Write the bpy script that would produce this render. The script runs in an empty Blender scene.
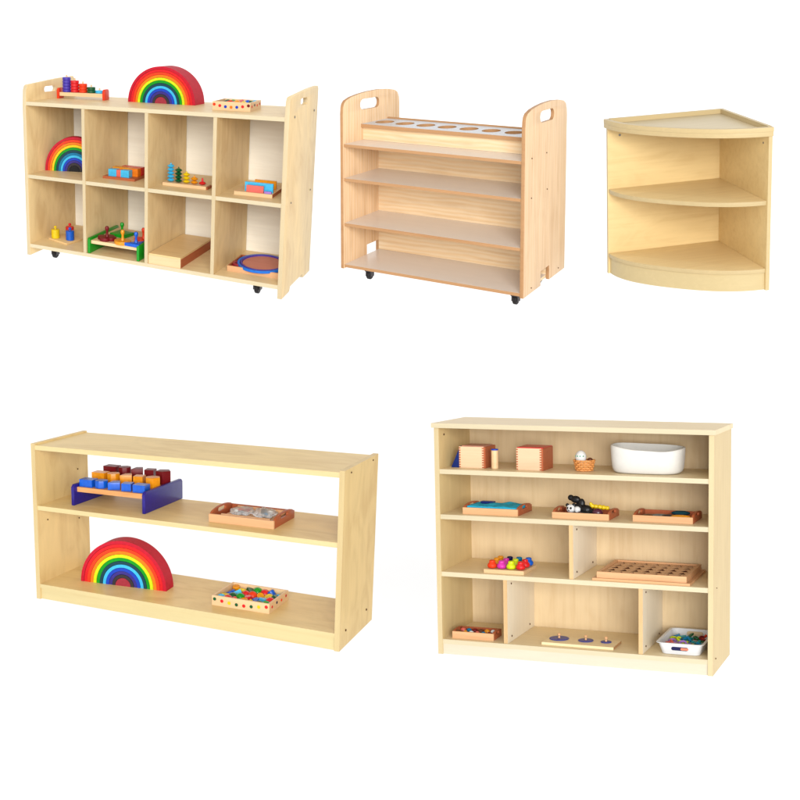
import bpy, bmesh, math, random
from mathutils import Vector, Matrix, noise
from mathutils.geometry import tessellate_polygon
random.seed(7)
SC = bpy.context.scene
COL = SC.collection
PI = math.pi

# ------------------------------------------------------------------ camera
CAM_LOC = Vector((0, 0, 1.7)); PITCH = math.radians(12)
cp, sp = math.cos(PITCH), math.sin(PITCH)
# columns: photo right, photo down, forward
VIEW = Matrix(((1, 0, 0), (0, -sp, cp), (0, -cp, -sp)))
cam_d = bpy.data.cameras.new('camera'); cam = bpy.data.objects.new('camera', cam_d)
COL.objects.link(cam); SC.camera = cam
cam.location = CAM_LOC; cam.rotation_euler = (math.radians(90) - PITCH, 0, 0)
cam_d.sensor_width = 36; cam_d.lens = 36 * 1300 / 800; cam_d.clip_start = .05; cam_d.clip_end = 200

# pose of every cabinet (rotation and place seen from the camera, slight taper, local centre)
CAB = {
    'a': dict(R=[[0.96943, 0.23528, 0.06969], [0.1447, -0.31873, -0.93673], [-0.19818, 0.91818, -0.34303]], t=[-1.1055, -0.9103, 5.8633], c=[-0.11, 0.0781, -0.0048], mid=[0.61, 0.125, 0.325]),
    'b': dict(R=[[0.8565, 0.51607, -0.00878], [0.17892, -0.31281, -0.93281], [-0.48414, 0.79738, -0.36026]], t=[0.1986, -0.882, 5.133], c=[-0.0267, 0.1168, 0.0428], mid=[0.4, 0.175, 0.375]),
    'c': dict(R=[[0.98511, -0.15635, -0.07156], [-0.12242, -0.3455, -0.9304], [0.12075, 0.9253, -0.3595]], t=[1.3862, -0.9148, 6.2912], c=[0.0241, 0.0008, 0.0201], mid=[0.3, 0.3, 0.35]),
    'd': dict(R=[[0.93948, 0.34178, 0.02366], [0.07754, -0.14486, -0.98641], [-0.33371, 0.92855, -0.16259]], t=[-0.7398, 0.4523, 4.718], c=[-0.0584, 0.0585, -0.0287], mid=[0.61, 0.15, 0.325]),
    'e': dict(R=[[0.91342, 0.40679, -0.01368], [0.00828, -0.05218, -0.9986], [-0.40693, 0.91203, -0.05103]], t=[0.6551, 0.4682, 4.7338], c=[0.0218, -0.003, -0.0151], mid=[0.51, 0.125, 0.475]),
}
FRAME = {}
for k, o in CAB.items():
    R = VIEW @ Matrix(o['R']); t = VIEW @ Vector(o['t']) + CAM_LOC
    FRAME[k] = (R, t, Vector(o['c']), Vector(o['mid']))

def world(k, p):
    R, t, c, mid = FRAME[k]
    q = Vector(p) - mid
    q = q / (1 + q.dot(c))
    return R @ q + t

# ------------------------------------------------------------------ materials
def lin(c):
    return tuple((v / 255 / 12.92) if v / 255 <= .04045 else ((v / 255 + .055) / 1.055) ** 2.4 for v in c)
GAIN = .80
EG = .66      # edge banding and painted toys
def rgb(c, g=None):
    g = GAIN if g is None else g
    return tuple(min(.92, v * g) for v in lin(c)) + (1,)
MATS = {}
def new_mat(name):
    m = bpy.data.materials.new(name); m.use_nodes = True
    nt = m.node_tree; b = nt.nodes['Principled BSDF']
    return m, nt, b

def wood(name, col, dark=.86, light=1.07, axis='x', fine=1.0, rough=.42, figure=.5, line=0., g=None, kf=.85):
    """varnished plywood: long fine grain along an axis, soft figure, faint pores"""
    if name in MATS: return MATS[name]
    m, nt, b = new_mat(name); N, L = nt.nodes.new, nt.links.new
    tc = N('ShaderNodeTexCoord'); oi = N('ShaderNodeObjectInfo')
    add = N('ShaderNodeVectorMath'); add.operation = 'ADD'
    mul = N('ShaderNodeVectorMath'); mul.operation = 'SCALE'; mul.inputs['Scale'].default_value = 7.3
    cmb = N('ShaderNodeCombineXYZ')
    for i in range(3): L(oi.outputs['Random'], cmb.inputs[i])
    L(cmb.outputs[0], mul.inputs[0]); L(tc.outputs['Object'], add.inputs[0]); L(mul.outputs[0], add.inputs[1])
    mp = N('ShaderNodeMapping')
    s = {'x': (1.6, 30, 30), 'y': (30, 1.6, 30), 'z': (30, 30, 1.6)}[axis]
    mp.inputs['Scale'].default_value = tuple(v * fine for v in s)
    L(add.outputs[0], mp.inputs[0])
    n1 = N('ShaderNodeTexNoise'); n1.inputs['Scale'].default_value = 1.6; n1.inputs['Detail'].default_value = 6; n1.inputs['Roughness'].default_value = .62; n1.inputs['Distortion'].default_value = .35
    L(mp.outputs[0], n1.inputs['Vector'])
    mp2 = N('ShaderNodeMapping'); s2 = {'x': (2.2, 5, 5), 'y': (5, 2.2, 5), 'z': (5, 5, 2.2)}[axis]
    mp2.inputs['Scale'].default_value = s2; L(add.outputs[0], mp2.inputs[0])
    n2 = N('ShaderNodeTexNoise'); n2.inputs['Scale'].default_value = 1.7; n2.inputs['Detail'].default_value = 4; n2.inputs['Distortion'].default_value = 1.8
    L(mp2.outputs[0], n2.inputs['Vector'])
    mx = N('ShaderNodeMath'); mx.operation = 'MULTIPLY_ADD'
    sub = N('ShaderNodeMath'); sub.operation = 'SUBTRACT'; sub.inputs[1].default_value = .5
    L(n2.outputs['Fac'], sub.inputs[0]); L(sub.outputs[0], mx.inputs[0]); mx.inputs[1].default_value = figure
    f1 = N('ShaderNodeMath'); f1.operation = 'MULTIPLY_ADD'; f1.inputs[1].default_value = kf; f1.inputs[2].default_value = .5 - .5 * kf
    L(n1.outputs['Fac'], f1.inputs[0]); L(f1.outputs[0], mx.inputs[2])
    cr = N('ShaderNodeValToRGB'); e = cr.color_ramp.elements
    base = rgb(col, g)
    e[0].position = .26; e[0].color = tuple(base[i] * (1 - (1 - dark) * .62 * (1 + .5 * i)) for i in range(3)) + (1,)
    e[1].position = .74; e[1].color = tuple(min(.95, base[i] * light) for i in range(3)) + (1,)
    mid = cr.color_ramp.elements.new(.5); mid.color = base
    L(mx.outputs[0], cr.inputs[0])
    out = cr.outputs[0]
    if line > 0:      # early/late wood bands of pine
        w = N('ShaderNodeTexWave'); w.bands_direction = {'x': 'Z', 'z': 'Y', 'y': 'Z'}[axis]
        w.inputs['Scale'].default_value = 9; w.inputs['Distortion'].default_value = 5; w.inputs['Detail'].default_value = 3; w.inputs['Detail Scale'].default_value = 1.4
        mp3 = N('ShaderNodeMapping'); mp3.inputs['Scale'].default_value = {'x': (.35, 2, 2), 'z': (2, 2, .35), 'y': (2, .35, 2)}[axis]
        L(add.outputs[0], mp3.inputs[0]); L(mp3.outputs[0], w.inputs['Vector'])
        mm = N('ShaderNodeMix'); mm.data_type = 'RGBA'; mm.blend_type = 'MULTIPLY'
        fm = N('ShaderNodeMath'); fm.operation = 'MULTIPLY'; fm.inputs[1].default_value = line
        L(w.outputs['Fac'], fm.inputs[0]); L(fm.outputs[0], mm.inputs['Factor'])
        L(out, mm.inputs['A']); mm.inputs['B'].default_value = (.93, .80, .62, 1)
        out = mm.outputs['Result']
    hs = N('ShaderNodeHueSaturation'); mr = N('ShaderNodeMapRange')      # no two boards quite the same tone
    mr.inputs['To Min'].default_value = .95; mr.inputs['To Max'].default_value = 1.04
    L(oi.outputs['Random'], mr.inputs['Value']); L(mr.outputs[0], hs.inputs['Value']); L(out, hs.inputs['Color'])
    L(hs.outputs[0], b.inputs['Base Color'])
    b.inputs['Roughness'].default_value = rough
    b.inputs['Specular IOR Level'].default_value = .25
    bp = N('ShaderNodeBump'); bp.inputs['Strength'].default_value = .03; bp.inputs['Distance'].default_value = .002
    L(n1.outputs['Fac'], bp.inputs['Height']); L(bp.outputs[0], b.inputs['Normal'])
    MATS[name] = m
    return m

def paint(name, col, rough=.38, var=.10, g=None, coat=.05, metal=0):
    if name in MATS: return MATS[name]
    m, nt, b = new_mat(name); N, L = nt.nodes.new, nt.links.new
    tc = N('ShaderNodeTexCoord'); n = N('ShaderNodeTexNoise')
    n.inputs['Scale'].default_value = 90; n.inputs['Detail'].default_value = 4
    L(tc.outputs['Object'], n.inputs['Vector'])
    cr = N('ShaderNodeValToRGB'); base = rgb(col, EG if g is None else g)
    cr.color_ramp.elements[0].position = .3; cr.color_ramp.elements[1].position = .7
    cr.color_ramp.elements[0].color = tuple(v * (1 - var) for v in base[:3]) + (1,)
    cr.color_ramp.elements[1].color = tuple(min(.95, v * (1 + var)) for v in base[:3]) + (1,)
    L(n.outputs['Fac'], cr.inputs[0]); L(cr.outputs[0], b.inputs['Base Color'])
    b.inputs['Specular IOR Level'].default_value = .22; b.inputs['Roughness'].default_value = max(rough, .4); b.inputs['Coat Weight'].default_value = coat
    b.inputs['Coat Roughness'].default_value = .25; b.inputs['Metallic'].default_value = metal
    MATS[name] = m
    return m

def clear(name):
    if name in MATS: return MATS[name]
    m, nt, b = new_mat(name)
    b.inputs['Base Color'].default_value = (.80, .80, .80, 1); b.inputs['Roughness'].default_value = .38
    b.inputs['Transmission Weight'].default_value = .75; b.inputs['IOR'].default_value = 1.04
    MATS[name] = m
    return m

PAL = dict(red=(232, 28, 36), crimson=(204, 20, 48), vermilion=(246, 66, 26), orange=(252, 132, 20), amber=(250, 160, 20),
           yellow=(250, 214, 20), lemon=(222, 240, 20), green=(10, 160, 30), dark_green=(10, 92, 48), teal=(20, 70, 84),
           light_blue=(66, 196, 246), blue=(8, 96, 214), royal=(28, 70, 200), indigo=(62, 50, 140), charcoal=(58, 52, 56),
           maroon=(126, 18, 28), rose=(172, 52, 66), violet=(74, 56, 180), magenta=(226, 52, 178), navy=(18, 22, 78),
           ocean=(10, 124, 170), salmon=(242, 112, 100), lilac=(180, 130, 220), white=(240, 240, 238), grey=(126, 128, 128),
           brown=(110, 62, 36), turquoise=(20, 150, 150), plum=(84, 24, 48), black=(26, 24, 26), purple=(38, 24, 136))
def P(c, **kw): return paint('painted_' + c, PAL[c], **kw)

# ------------------------------------------------------------------ shapes
def box(bm, x0, x1, y0, y1, z0, z1, mi=0):
    vs = [bm.verts.new((x, y, z)) for x in (x0, x1) for y in (y0, y1) for z in (z0, z1)]
    for f in ((0, 1, 3, 2), (4, 6, 7, 5), (0, 4, 5, 1), (2, 3, 7, 6), (0, 2, 6, 4), (1, 5, 7, 3)):
        bm.faces.new([vs[i] for i in f]).material_index = mi
def orient(axis, a, b, t):
    return {'x': (t, a, b), 'y': (a, t, b), 'z': (a, b, t)}[axis]
def prism(bm, outer, axis, t0, t1, holes=(), mi=0):
    """a flat outline with holes, given thickness along one axis"""
    loops = [list(outer)] + [list(h) for h in holes]
    tris = tessellate_polygon([[Vector((a, b, 0)) for a, b in l] for l in loops])
    flat = [p for l in loops for p in l]
    V0 = [bm.verts.new(orient(axis, a, b, t0)) for a, b in flat]
    V1 = [bm.verts.new(orient(axis, a, b, t1)) for a, b in flat]
    for t in tris:
        for V in (V0, V1):
            try: bm.faces.new([V[i] for i in t]).material_index = mi
            except ValueError: pass
    s = 0
    for l in loops:
        n = len(l)
        for i in range(n):
            j = (i + 1) % n
            bm.faces.new([V0[s + i], V0[s + j], V1[s + j], V1[s + i]]).material_index = mi
        s += n
    bmesh.ops.recalc_face_normals(bm, faces=bm.faces)
def lathe(bm, prof, n=24, cx=0, cy=0, cz=0, mi=0, axis='z'):
    rings = []
    for r, z in prof:
        if r < 1e-6: rings.append([bm.verts.new((cx, cy, cz + z))])
        else: rings.append([bm.verts.new((cx + r * math.cos(2 * PI * i / n), cy + r * math.sin(2 * PI * i / n), cz + z)) for i in range(n)])
    for a, b in zip(rings, rings[1:]):
        for i in range(n):
            j = (i + 1) % n
            if len(a) == 1 and len(b) == 1: continue
            if len(a) == 1: f = bm.faces.new([a[0], b[j], b[i]])
            elif len(b) == 1: f = bm.faces.new([a[i], a[j], b[0]])
            else: f = bm.faces.new([a[i], a[j], b[j], b[i]])
            f.material_index = mi
    for r in (rings[0], rings[-1]):
        if len(r) > 2:
            bm.faces.new(r).material_index = mi
    bmesh.ops.recalc_face_normals(bm, faces=bm.faces)
def cyl(bm, r, z0, z1, cx=0, cy=0, n=24, e=.0012, mi=0):
    e = min(e, r * .3, (z1 - z0) * .3)
    lathe(bm, [(0, z0), (r - e, z0), (r, z0 + e), (r, z1 - e), (r - e, z1), (0, z1)], n, cx, cy, 0, mi)
def ball(bm, c, r, mi=0, n=16, m=10, rot=None):
    if not hasattr(r, '__len__'): r = (r, r, r)
    bm2 = bmesh.new(); bmesh.ops.create_uvsphere(bm2, u_segments=n, v_segments=m, radius=1)
    M = Matrix.Translation(c) @ (rot or Matrix.Identity(4)) @ Matrix.Diagonal((*r, 1))
    merge(bm, bm2, M, mi)
def torus(bm, R, r, c=(0, 0, 0), rot=None, n=28, m=10, mi=0, arc=2 * PI, flat=1.):
    bm2 = bmesh.new(); full = abs(arc - 2 * PI) < 1e-4; rings = []
    for i in range(n if full else n + 1):
        a = arc * i / n
        rings.append([bm2.verts.new(((R + r * math.cos(2 * PI * j / m)) * math.cos(a), (R + r * math.cos(2 * PI * j / m)) * math.sin(a), r * flat * math.sin(2 * PI * j / m))) for j in range(m)])
    for i in range(len(rings) - (0 if full else 1)):
        a, b = rings[i], rings[(i + 1) % len(rings)]
        for j in range(m): bm2.faces.new([a[j], a[(j + 1) % m], b[(j + 1) % m], b[j]])
    if not full: bm2.faces.new(rings[0]); bm2.faces.new(rings[-1])
    bmesh.ops.recalc_face_normals(bm2, faces=bm2.faces)
    merge(bm, bm2, Matrix.Translation(c) @ (rot or Matrix.Identity(4)), mi)
def merge(bm, bm2, M, mi=None):
    vm = {v: bm.verts.new(M @ v.co) for v in bm2.verts}
    for f in bm2.faces:
        g = bm.faces.new([vm[v] for v in f.verts]); g.material_index = f.material_index if mi is None else mi
    bm2.free()
def arch(bm, R, r, y0, y1, n=40, rnd=.0):
    """half ring standing on its two feet, opening below"""
    pts = [(R * math.cos(PI * i / n), R * math.sin(PI * i / n)) for i in range(n + 1)]
    if r > 0: pts += [(r * math.cos(PI * i / n), r * math.sin(PI * i / n)) for i in range(n, -1, -1)]
    bm2 = bmesh.new(); prism(bm2, pts, 'y', y0, y1); merge(bm, bm2, Matrix.Identity(4))
def bevel(bm, w, seg=2, ang=35):
    es = [e for e in bm.edges if len(e.link_faces) == 2 and e.calc_face_angle(0) > math.radians(ang)]
    if es and w > 0: bmesh.ops.bevel(bm, geom=es, offset=w, segments=seg, affect='EDGES', clamp_overlap=True, profile=.6)
def band(bm, direction, mi=1, lim=.8):
    """front edges carry their own edge banding"""
    bm.normal_update(); d = Vector(direction)
    for f in bm.faces:
        if f.normal.dot(d) > lim: f.material_index = mi

# ------------------------------------------------------------------ objects
CUR = {}
def place(k, base, rot=0., tilt=None):
    """remember where the next thing stands: cabinet, point on its shelf, turn about the upright"""
    CUR['k'] = k; CUR['base'] = Vector(base); CUR['rot'] = Matrix.Rotation(rot, 4, 'Z') @ (tilt or Matrix.Identity(4))
    R = FRAME[k][0]
    CUR['mw'] = Matrix.Translation(world(k, base)) @ (R.to_4x4() @ CUR['rot'])
    CUR['inv'] = CUR['mw'].inverted()
def to_mesh(name, bm, mats, smooth=32, auto_bevel=0.):
    if auto_bevel: bevel(bm, auto_bevel)
    inv, k, base, rot = CUR['inv'], CUR['k'], CUR['base'], CUR['rot']
    for v in bm.verts: v.co = inv @ world(k, base + rot.to_3x3() @ v.co)
    me = bpy.data.meshes.new(name); bm.to_mesh(me); bm.free()
    for p in me.polygons: p.use_smooth = True
    me.set_sharp_from_angle(angle=math.radians(smooth))
    for m in (mats if isinstance(mats, (list, tuple)) else [mats]): me.materials.append(m)
    return me
def props(o, label, cat, group=None, kind=None):
    o['label'] = label; o['category'] = cat
    if group: o['group'] = group
    if kind: o['kind'] = kind
def thing(name, label, cat, group=None):
    o = bpy.data.objects.new(name, None); COL.objects.link(o); o.matrix_world = CUR['mw']
    o.empty_display_size = .02; props(o, label, cat, group); return o
def solo(name, label, cat, bm, mats, group=None, auto_bevel=0., smooth=32):
    o = bpy.data.objects.new(name, to_mesh(name, bm, mats, smooth, auto_bevel)); COL.objects.link(o)
    o.matrix_world = CUR['mw']; props(o, label, cat, group); return o
def part(name, bm, mats, parent, auto_bevel=0., label=None, smooth=32):
    o = bpy.data.objects.new(name, to_mesh(name, bm, mats, smooth, auto_bevel)); COL.objects.link(o)
    o.parent = parent
    if label: o['label'] = label
    return o
def B(): return bmesh.new()
ORD = ['first', 'second', 'third', 'fourth', 'fifth', 'sixth', 'seventh', 'eighth', 'ninth', 'tenth']
KEY = 2250
# ------------------------------------------------------------------ backdrop
bm = B()
prof = [(-6, -1.3)] + [(9 + 2.5 * math.sin(PI / 2 * i / 12), -1.3 + 2.5 - 2.5 * math.cos(PI / 2 * i / 12)) for i in range(13)] + [(11.5, 9)]
rows = [[bm.verts.new((x, y, z)) for x in (-14, 14)] for y, z in prof]
for a, b in zip(rows, rows[1:]): bm.faces.new([a[0], a[1], b[1], b[0]])
me = bpy.data.meshes.new('backdrop'); bm.to_mesh(me); bm.free()
for p in me.polygons: p.use_smooth = True
me.materials.append(paint('white_paper', (252, 252, 252), rough=.9, var=.004, g=1., coat=0))
o = bpy.data.objects.new('backdrop', me); COL.objects.link(o); o['kind'] = 'structure'
o['label'] = 'seamless white studio background sweep'; o['category'] = 'backdrop'

# ------------------------------------------------------------------ woods
EDGE = wood('pale_edge', (228, 212, 176), g=EG, axis='x', figure=.2, dark=.93)
EDGEV = wood('pale_edge_upright', (222, 202, 162), g=EG, axis='z', figure=.2, dark=.93)
A_V = wood('birch_upright', (240, 212, 158), axis='z', figure=1.5, dark=.86, kf=.6)
A_H = wood('birch_level', (236, 208, 156), axis='x', figure=1.1, dark=.85, kf=.6)
A_BACK = wood('whitewood_back', (242, 236, 220), axis='x', figure=.3, dark=.93)
PINE_V = wood('pine_upright', (236, 204, 166), axis='z', figure=.4, dark=.80, line=.5, kf=1.2)
PINE_H = wood('pine_level', (244, 218, 180), axis='x', figure=.4, dark=.82, line=.55, kf=1.1)
PINE_E = wood('laminated_edge', (200, 152, 106), g=EG, axis='x', figure=.3, dark=.8)
LAM = wood('clear_laminate', (226, 214, 202), axis='x', figure=.15, dark=.97, light=1.02, rough=.25)
C_W = wood('maple_corner', (234, 206, 148), axis='x', figure=.7, dark=.86, kf=.7)
C_S = wood('maple_corner_shelf', (238, 210, 154), axis='x', figure=.5, dark=.90)
C_E = wood('maple_corner_edge', (222, 198, 148), g=EG, axis='x', figure=.1, dark=.97)
C_TOP = wood('maple_corner_tray', (216, 198, 160), axis='x', figure=.3, dark=.93)
D_V = wood('honey_upright', (224, 194, 134), axis='z', figure=1.5, dark=.86, kf=.6)
D_H = wood('honey_level', (232, 202, 140), axis='x', figure=1.4, dark=.87, kf=.6)
D_E = wood('honey_edge', (224, 204, 150), g=EG, axis='x', figure=.25, dark=.92)
D_EV = wood('honey_edge_upright', (216, 192, 140), g=EG, axis='z', figure=.25, dark=.9)
E_V = wood('ash_upright', (220, 194, 140), axis='z', figure=.5, dark=.9)
E_H = wood('ash_level', (240, 218, 174), axis='x', figure=.4, dark=.93)
E_BACK = wood('ash_back', (220, 196, 156), axis='z', figure=.5, dark=.84)
E_E = wood('ash_edge', (222, 208, 174), g=EG, axis='x', figure=.2, dark=.94)
E_EV = wood('ash_edge_upright', (220, 200, 156), g=EG, axis='z', figure=.2, dark=.94)
E_KICK = wood('ash_plinth', (226, 216, 192), g=EG, axis='x', figure=.2, dark=.96)
E_DIV = wood('whitened_divider', (238, 226, 202), axis='z', figure=.15, dark=.97)
E_DE = wood('divider_edge', (204, 170, 122), axis='z', figure=.3, dark=.85)
BEECH = wood('beech', (222, 172, 126), axis='x', figure=.4, dark=.82, fine=2)
BEECH_R = wood('beech_end', (180, 96, 60), axis='y', figure=.4, dark=.78, fine=2)
BEECH_P = wood('beech_pale', (232, 196, 150), axis='x', figure=.4, dark=.88, fine=2)
PLY = wood('toy_ply', (236, 200, 142), axis='x', figure=.5, dark=.88, fine=1.5)
STEEL = paint('screw_steel', (150, 146, 140), rough=.3, metal=.8, coat=0)
HOLE = paint('screw_recess', (96, 66, 42), rough=.8, coat=0)
RUBBER = paint('black_rubber', (38, 36, 38), rough=.5, coat=0)
FORK = paint('grey_plastic', (72, 70, 74), rough=.35)

def slot(cy, cz, hw, hh, n=8):
    r = hh; pts = []
    for s, a0 in ((1, -PI / 2), (-1, PI / 2)):
        for i in range(n + 1):
            a = a0 + PI * i / n
            pts.append((cy + s * (hw - r) + r * math.cos(a), cz + r * math.sin(a)))
    return pts
def dots(root, k, items, mat=None, nm='screw'):
    """little screw heads: (axis, position, point)"""
    for ax, p, r in items:
        bm = B(); bm2 = bmesh.new(); cyl(bm2, r, 0, .0025, n=14, e=.0006)
        M = {'x': Matrix.Rotation(PI / 2, 4, 'Y'), '-y': Matrix.Rotation(PI / 2, 4, 'X'), '-x': Matrix.Rotation(-PI / 2, 4, 'Y')}[ax]
        merge(bm, bm2, Matrix.Translation(Vector(p) - CUR['base']) @ M, 0)
        part(nm, bm, mat or STEEL, root)
def caster(root, x, y, ztop, r, w=.018):
    b = CUR['base']; x -= b.x; y -= b.y; ztop -= b.z
    bm = B(); box(bm, x - w * .9, x + w * .9, y - r * .9, y + r * .9, ztop - .005, ztop - .0003)
    box(bm, x - w * .85, x - w * .6, y - r * .6, y + r * .6, ztop - r * 1.5, ztop - .004)
    box(bm, x + w * .6, x + w * .85, y - r * .6, y + r * .6, ztop - r * 1.5, ztop - .004)
    c = part('caster', bm, FORK, root, .0012)
    bm = B(); bm2 = bmesh.new()
    lathe(bm2, [(0, -w / 2), (r * .5, -w / 2), (r * .86, -w / 2), (r, -w / 3), (r, w / 3), (r * .86, w / 2), (r * .5, w / 2), (0, w / 2)], 24)
    merge(bm, bm2, Matrix.Translation((x, y, ztop - r * 1.25)) @ Matrix.Rotation(PI / 2, 4, 'Y'), 0)
    part('wheel', bm, RUBBER, c)
def board(name, root, dims, mats, w=.0016, dirs=((0, -1, 0),), top=None, label=None):
    bm = B(); box(bm, *dims); bevel(bm, w, 2)
    for d in dirs: band(bm, d, 1)
    if top is not None: band(bm, (0, 0, 1), top)
    return part(name, bm, mats, root, label=label)

# ------------------------------------------------------------------ A: eight-cubby shelf on casters
place('a', (0, 0, 0))
W, D, T = 1.22, .463, .018
ra = thing('cubby_shelf', 'pale plywood cabinet with eight open cubbies, handle holes and casters', 'shelf')
outl = [(0, 0), (0, .72), (.006, .785), (.016, .803), (.03, .808), (.30, .824), (.452, .828), (.463, .815), (.463, 0), (.345, 0), (.335, .019), (.13, .019), (.118, 0)]
for x0 in (0, W - T):
    bm = B(); prism(bm, outl, 'x', x0, x0 + T, [slot(.222, .778, .054, .0135)]); bevel(bm, .0016, 2, 40); band(bm, (0, -1, 0), 1, .75)
    part('side_panel', bm, [A_V, EDGEV], ra)
board('top_board', ra, (T, W - T, .002, D - .002, .7152, .732), [A_H, EDGE])
board('shelf', ra, (T, W - T, .003, D - .02, .3755, .392), [A_H, EDGE])
board('bottom_board', ra, (T, W - T, .002, D - .002, .039, .056), [A_H, EDGE])
XD = (.3105, .6165, .9185)
for x in XD:
    bm = B(); box(bm, x - .0005, x + .0145, .0005, D - .02, .0565, .7148); bevel(bm, .0014, 2); band(bm, (0, -1, 0), 1)
    part('divider', bm, [A_V, EDGEV], ra)
bm = B(); box(bm, T, W - T, D - .014, D - .006, .0565, .7148); part('back_panel', bm, A_BACK, ra)
for x, y in ((.115, .075), (1.10, .075), (.115, .38), (1.10, .38)): caster(ra, x, y, .038, .024)
dots(ra, 'a', [('x', (W, .08, .727), .005), ('x', (W, .40, .727), .005), ('x', (W, .08, .384), .004), ('x', (W, .40, .384), .004)])

# ------------------------------------------------------------------ B: pine shelf with bottle holes
place('b', (0, 0, 0))
W, D, T = .80, .411, .015
rb = thing('display_shelf', 'four-tier pine shelf with curved side handles and seven round holes along its top', 'shelf')
outl = [(0, 0), (0, .615), (.002, .640), (.008, .655), (.020, .666), (.055, .677), (.11, .685), (.17, .690), (.25, .692), (.33, .687), (.375, .680), (.398, .668), (.408, .648), (.411, .62), (.411, 0), (.246, 0), (.246, .056), (.162, .056), (.162, 0)]
for x0, cy in ((0, .186), (W - T, .204)):
    bm = B(); prism(bm, outl, 'x', x0, x0 + T, [slot(cy, .640, .068, .021)]); bevel(bm, .0025, 2, 40)
    bm.normal_update()
    for f in bm.faces:
        if abs(f.normal.x) < .8: f.material_index = 1
    part('side_panel', bm, [PINE_V, PINE_E], rb)
for z, d in ((.497, .25), (.362, .2465), (.183, .2465), (.017, .40)):
    board('shelf', rb, (T, W - T, .004, d, z - .0115, z), [PINE_H, PINE_E, LAM], top=2)
bm = B(); box(bm, T, W - T, .247, .257, .0175, .4835); part('back_panel', bm, PINE_H, rb)
bm = B(); box(bm, T, W - T, .136, .146, .4975, .5485); part('fascia', bm, PINE_H, rb)
bm = B()
hx = [.066 + .0985 * i for i in range(7)]
holes = [[(x + .036 * math.cos(2 * PI * i / 28), .217 + .046 * math.sin(2 * PI * i / 28)) for i in range(28)] for x in hx]
prism(bm, [(T, .121), (W - T, .121), (W - T, .315), (T, .315)], 'z', .549, .563, holes)
bm.normal_update()
for f in bm.faces: f.material_index = 2 if f.normal.z > .8 else (1 if abs(f.normal.z) < .3 else 0)
part('bottle_rack', bm, [PINE_H, PINE_E, paint('white_laminate', (226, 226, 228), rough=.25, var=.01)], rb)
bm = B(); box(bm, T, W - T, .3155, .326, .535, .569); part('rear_rail', bm, PINE_E, rb)
bm = B(); prism(bm, [(.655, .33), (.785, .33), (.785, .40)], 'z', .56, .574); part('corner_block', bm, PINE_V, rb)
for z in (.23, .43): board('rear_shelf', rb, (T, W - T, .258, .405, z - .013, z), [PINE_H, PINE_E, LAM], top=2)
for x, y in ((.118, .03), (.757, .03), (.118, .33), (.742, .275)): caster(rb, x, y, .003, .017, .016)
dots(rb, 'b', [('x', (W, .06, .50), .0025), ('x', (W, .20, .50), .0025), ('x', (W, .06, .355), .0025), ('x', (W, .21, .36), .0025), ('x', (W, .07, .02), .0025), ('x', (W, .34, .02), .0025)], HOLE, 'screw_hole')
dots(rb, 'b', [('-x', (T, .07, .25), .0022), ('-x', (T, .07, .42), .0022)][:0], HOLE)

# ------------------------------------------------------------------ C: quarter-round corner shelf
place('c', (0, 0, 0))
W, D = .60, .606
rc = thing('corner_shelf', 'quarter-round maple corner shelf with one middle shelf and a raised rim on top', 'shelf')
def quarter(r, sag, ox=W, oy=D, n=36, inner=0.):
    return [(ox - r * (1 - sag * math.sin(2 * a) ** 2) * math.cos(a), oy - r * (1 - sag * math.sin(2 * a) ** 2) * math.sin(a)) for a in [PI / 2 * i / n for i in range(n + 1)]]
bm = B(); box(bm, 0, W, D - .018, D, 0, .7345); bevel(bm, .0015); band(bm, (-1, 0, 0), 1); part('side_panel', bm, [C_W, C_E], rc)
bm = B(); box(bm, W - .018, W, 0, D - .0185, 0, .7345); bevel(bm, .0015); band(bm, (0, -1, 0), 1); part('side_panel', bm, [C_W, C_E], rc)
def qboard(name, r, sag, z0, z1, mats, ox=W - .0185, oy=D - .0185):
    bm = B(); prism(bm, quarter(r, sag, ox, oy) + [(ox, oy)], 'z', z0, z1); bevel(bm, .0018, 2, 50)
    bm.normal_update()
    for f in bm.faces:
        if abs(f.normal.z) < .6: f.material_index = 1
    return part(name, bm, mats, rc)
qboard('shelf', .577, .07, .410, .430, [C_S, C_E])
qboard('bottom_board', .579, .07, .0845, .104, [C_S, C_E])
bm = B(); a_, b_ = quarter(.571, .07, W - .0185, D - .0185), quarter(.556, .07, W - .0185, D - .0185)
prism(bm, a_ + b_[::-1], 'z', .0005, .084); part('plinth', bm, wood('corner_plinth', (222, 200, 150), g=EG, axis='x', figure=.1, dark=.97), rc)
qboard('top_board', .614, .055, .735, .7560, [C_TOP, C_E], W + .002, D + .002)
bm = B(); a_, b_ = quarter(.616, .055, W + .003, D + .003), quarter(.590, .055, W + .003, D + .003)
prism(bm, a_ + b_[::-1], 'z', .7562, .777); bevel(bm, .0018, 2, 50); part('front_rim', bm, C_E, rc)
bm = B(); box(bm, W + .003 - .589, W + .003, D - .015, D + .003, .7564, .779); bevel(bm, .0015); part('rim', bm, C_E, rc)
bm = B(); box(bm, W - .015, W + .003, D + .003 - .589, D - .0155, .7564, .779); bevel(bm, .0015); part('rim', bm, C_E, rc)
dots(rc, 'c', [('-y', (.062, D - .018, .695), .006), ('-x', (W - .018, .06, .695), .005)])

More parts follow.
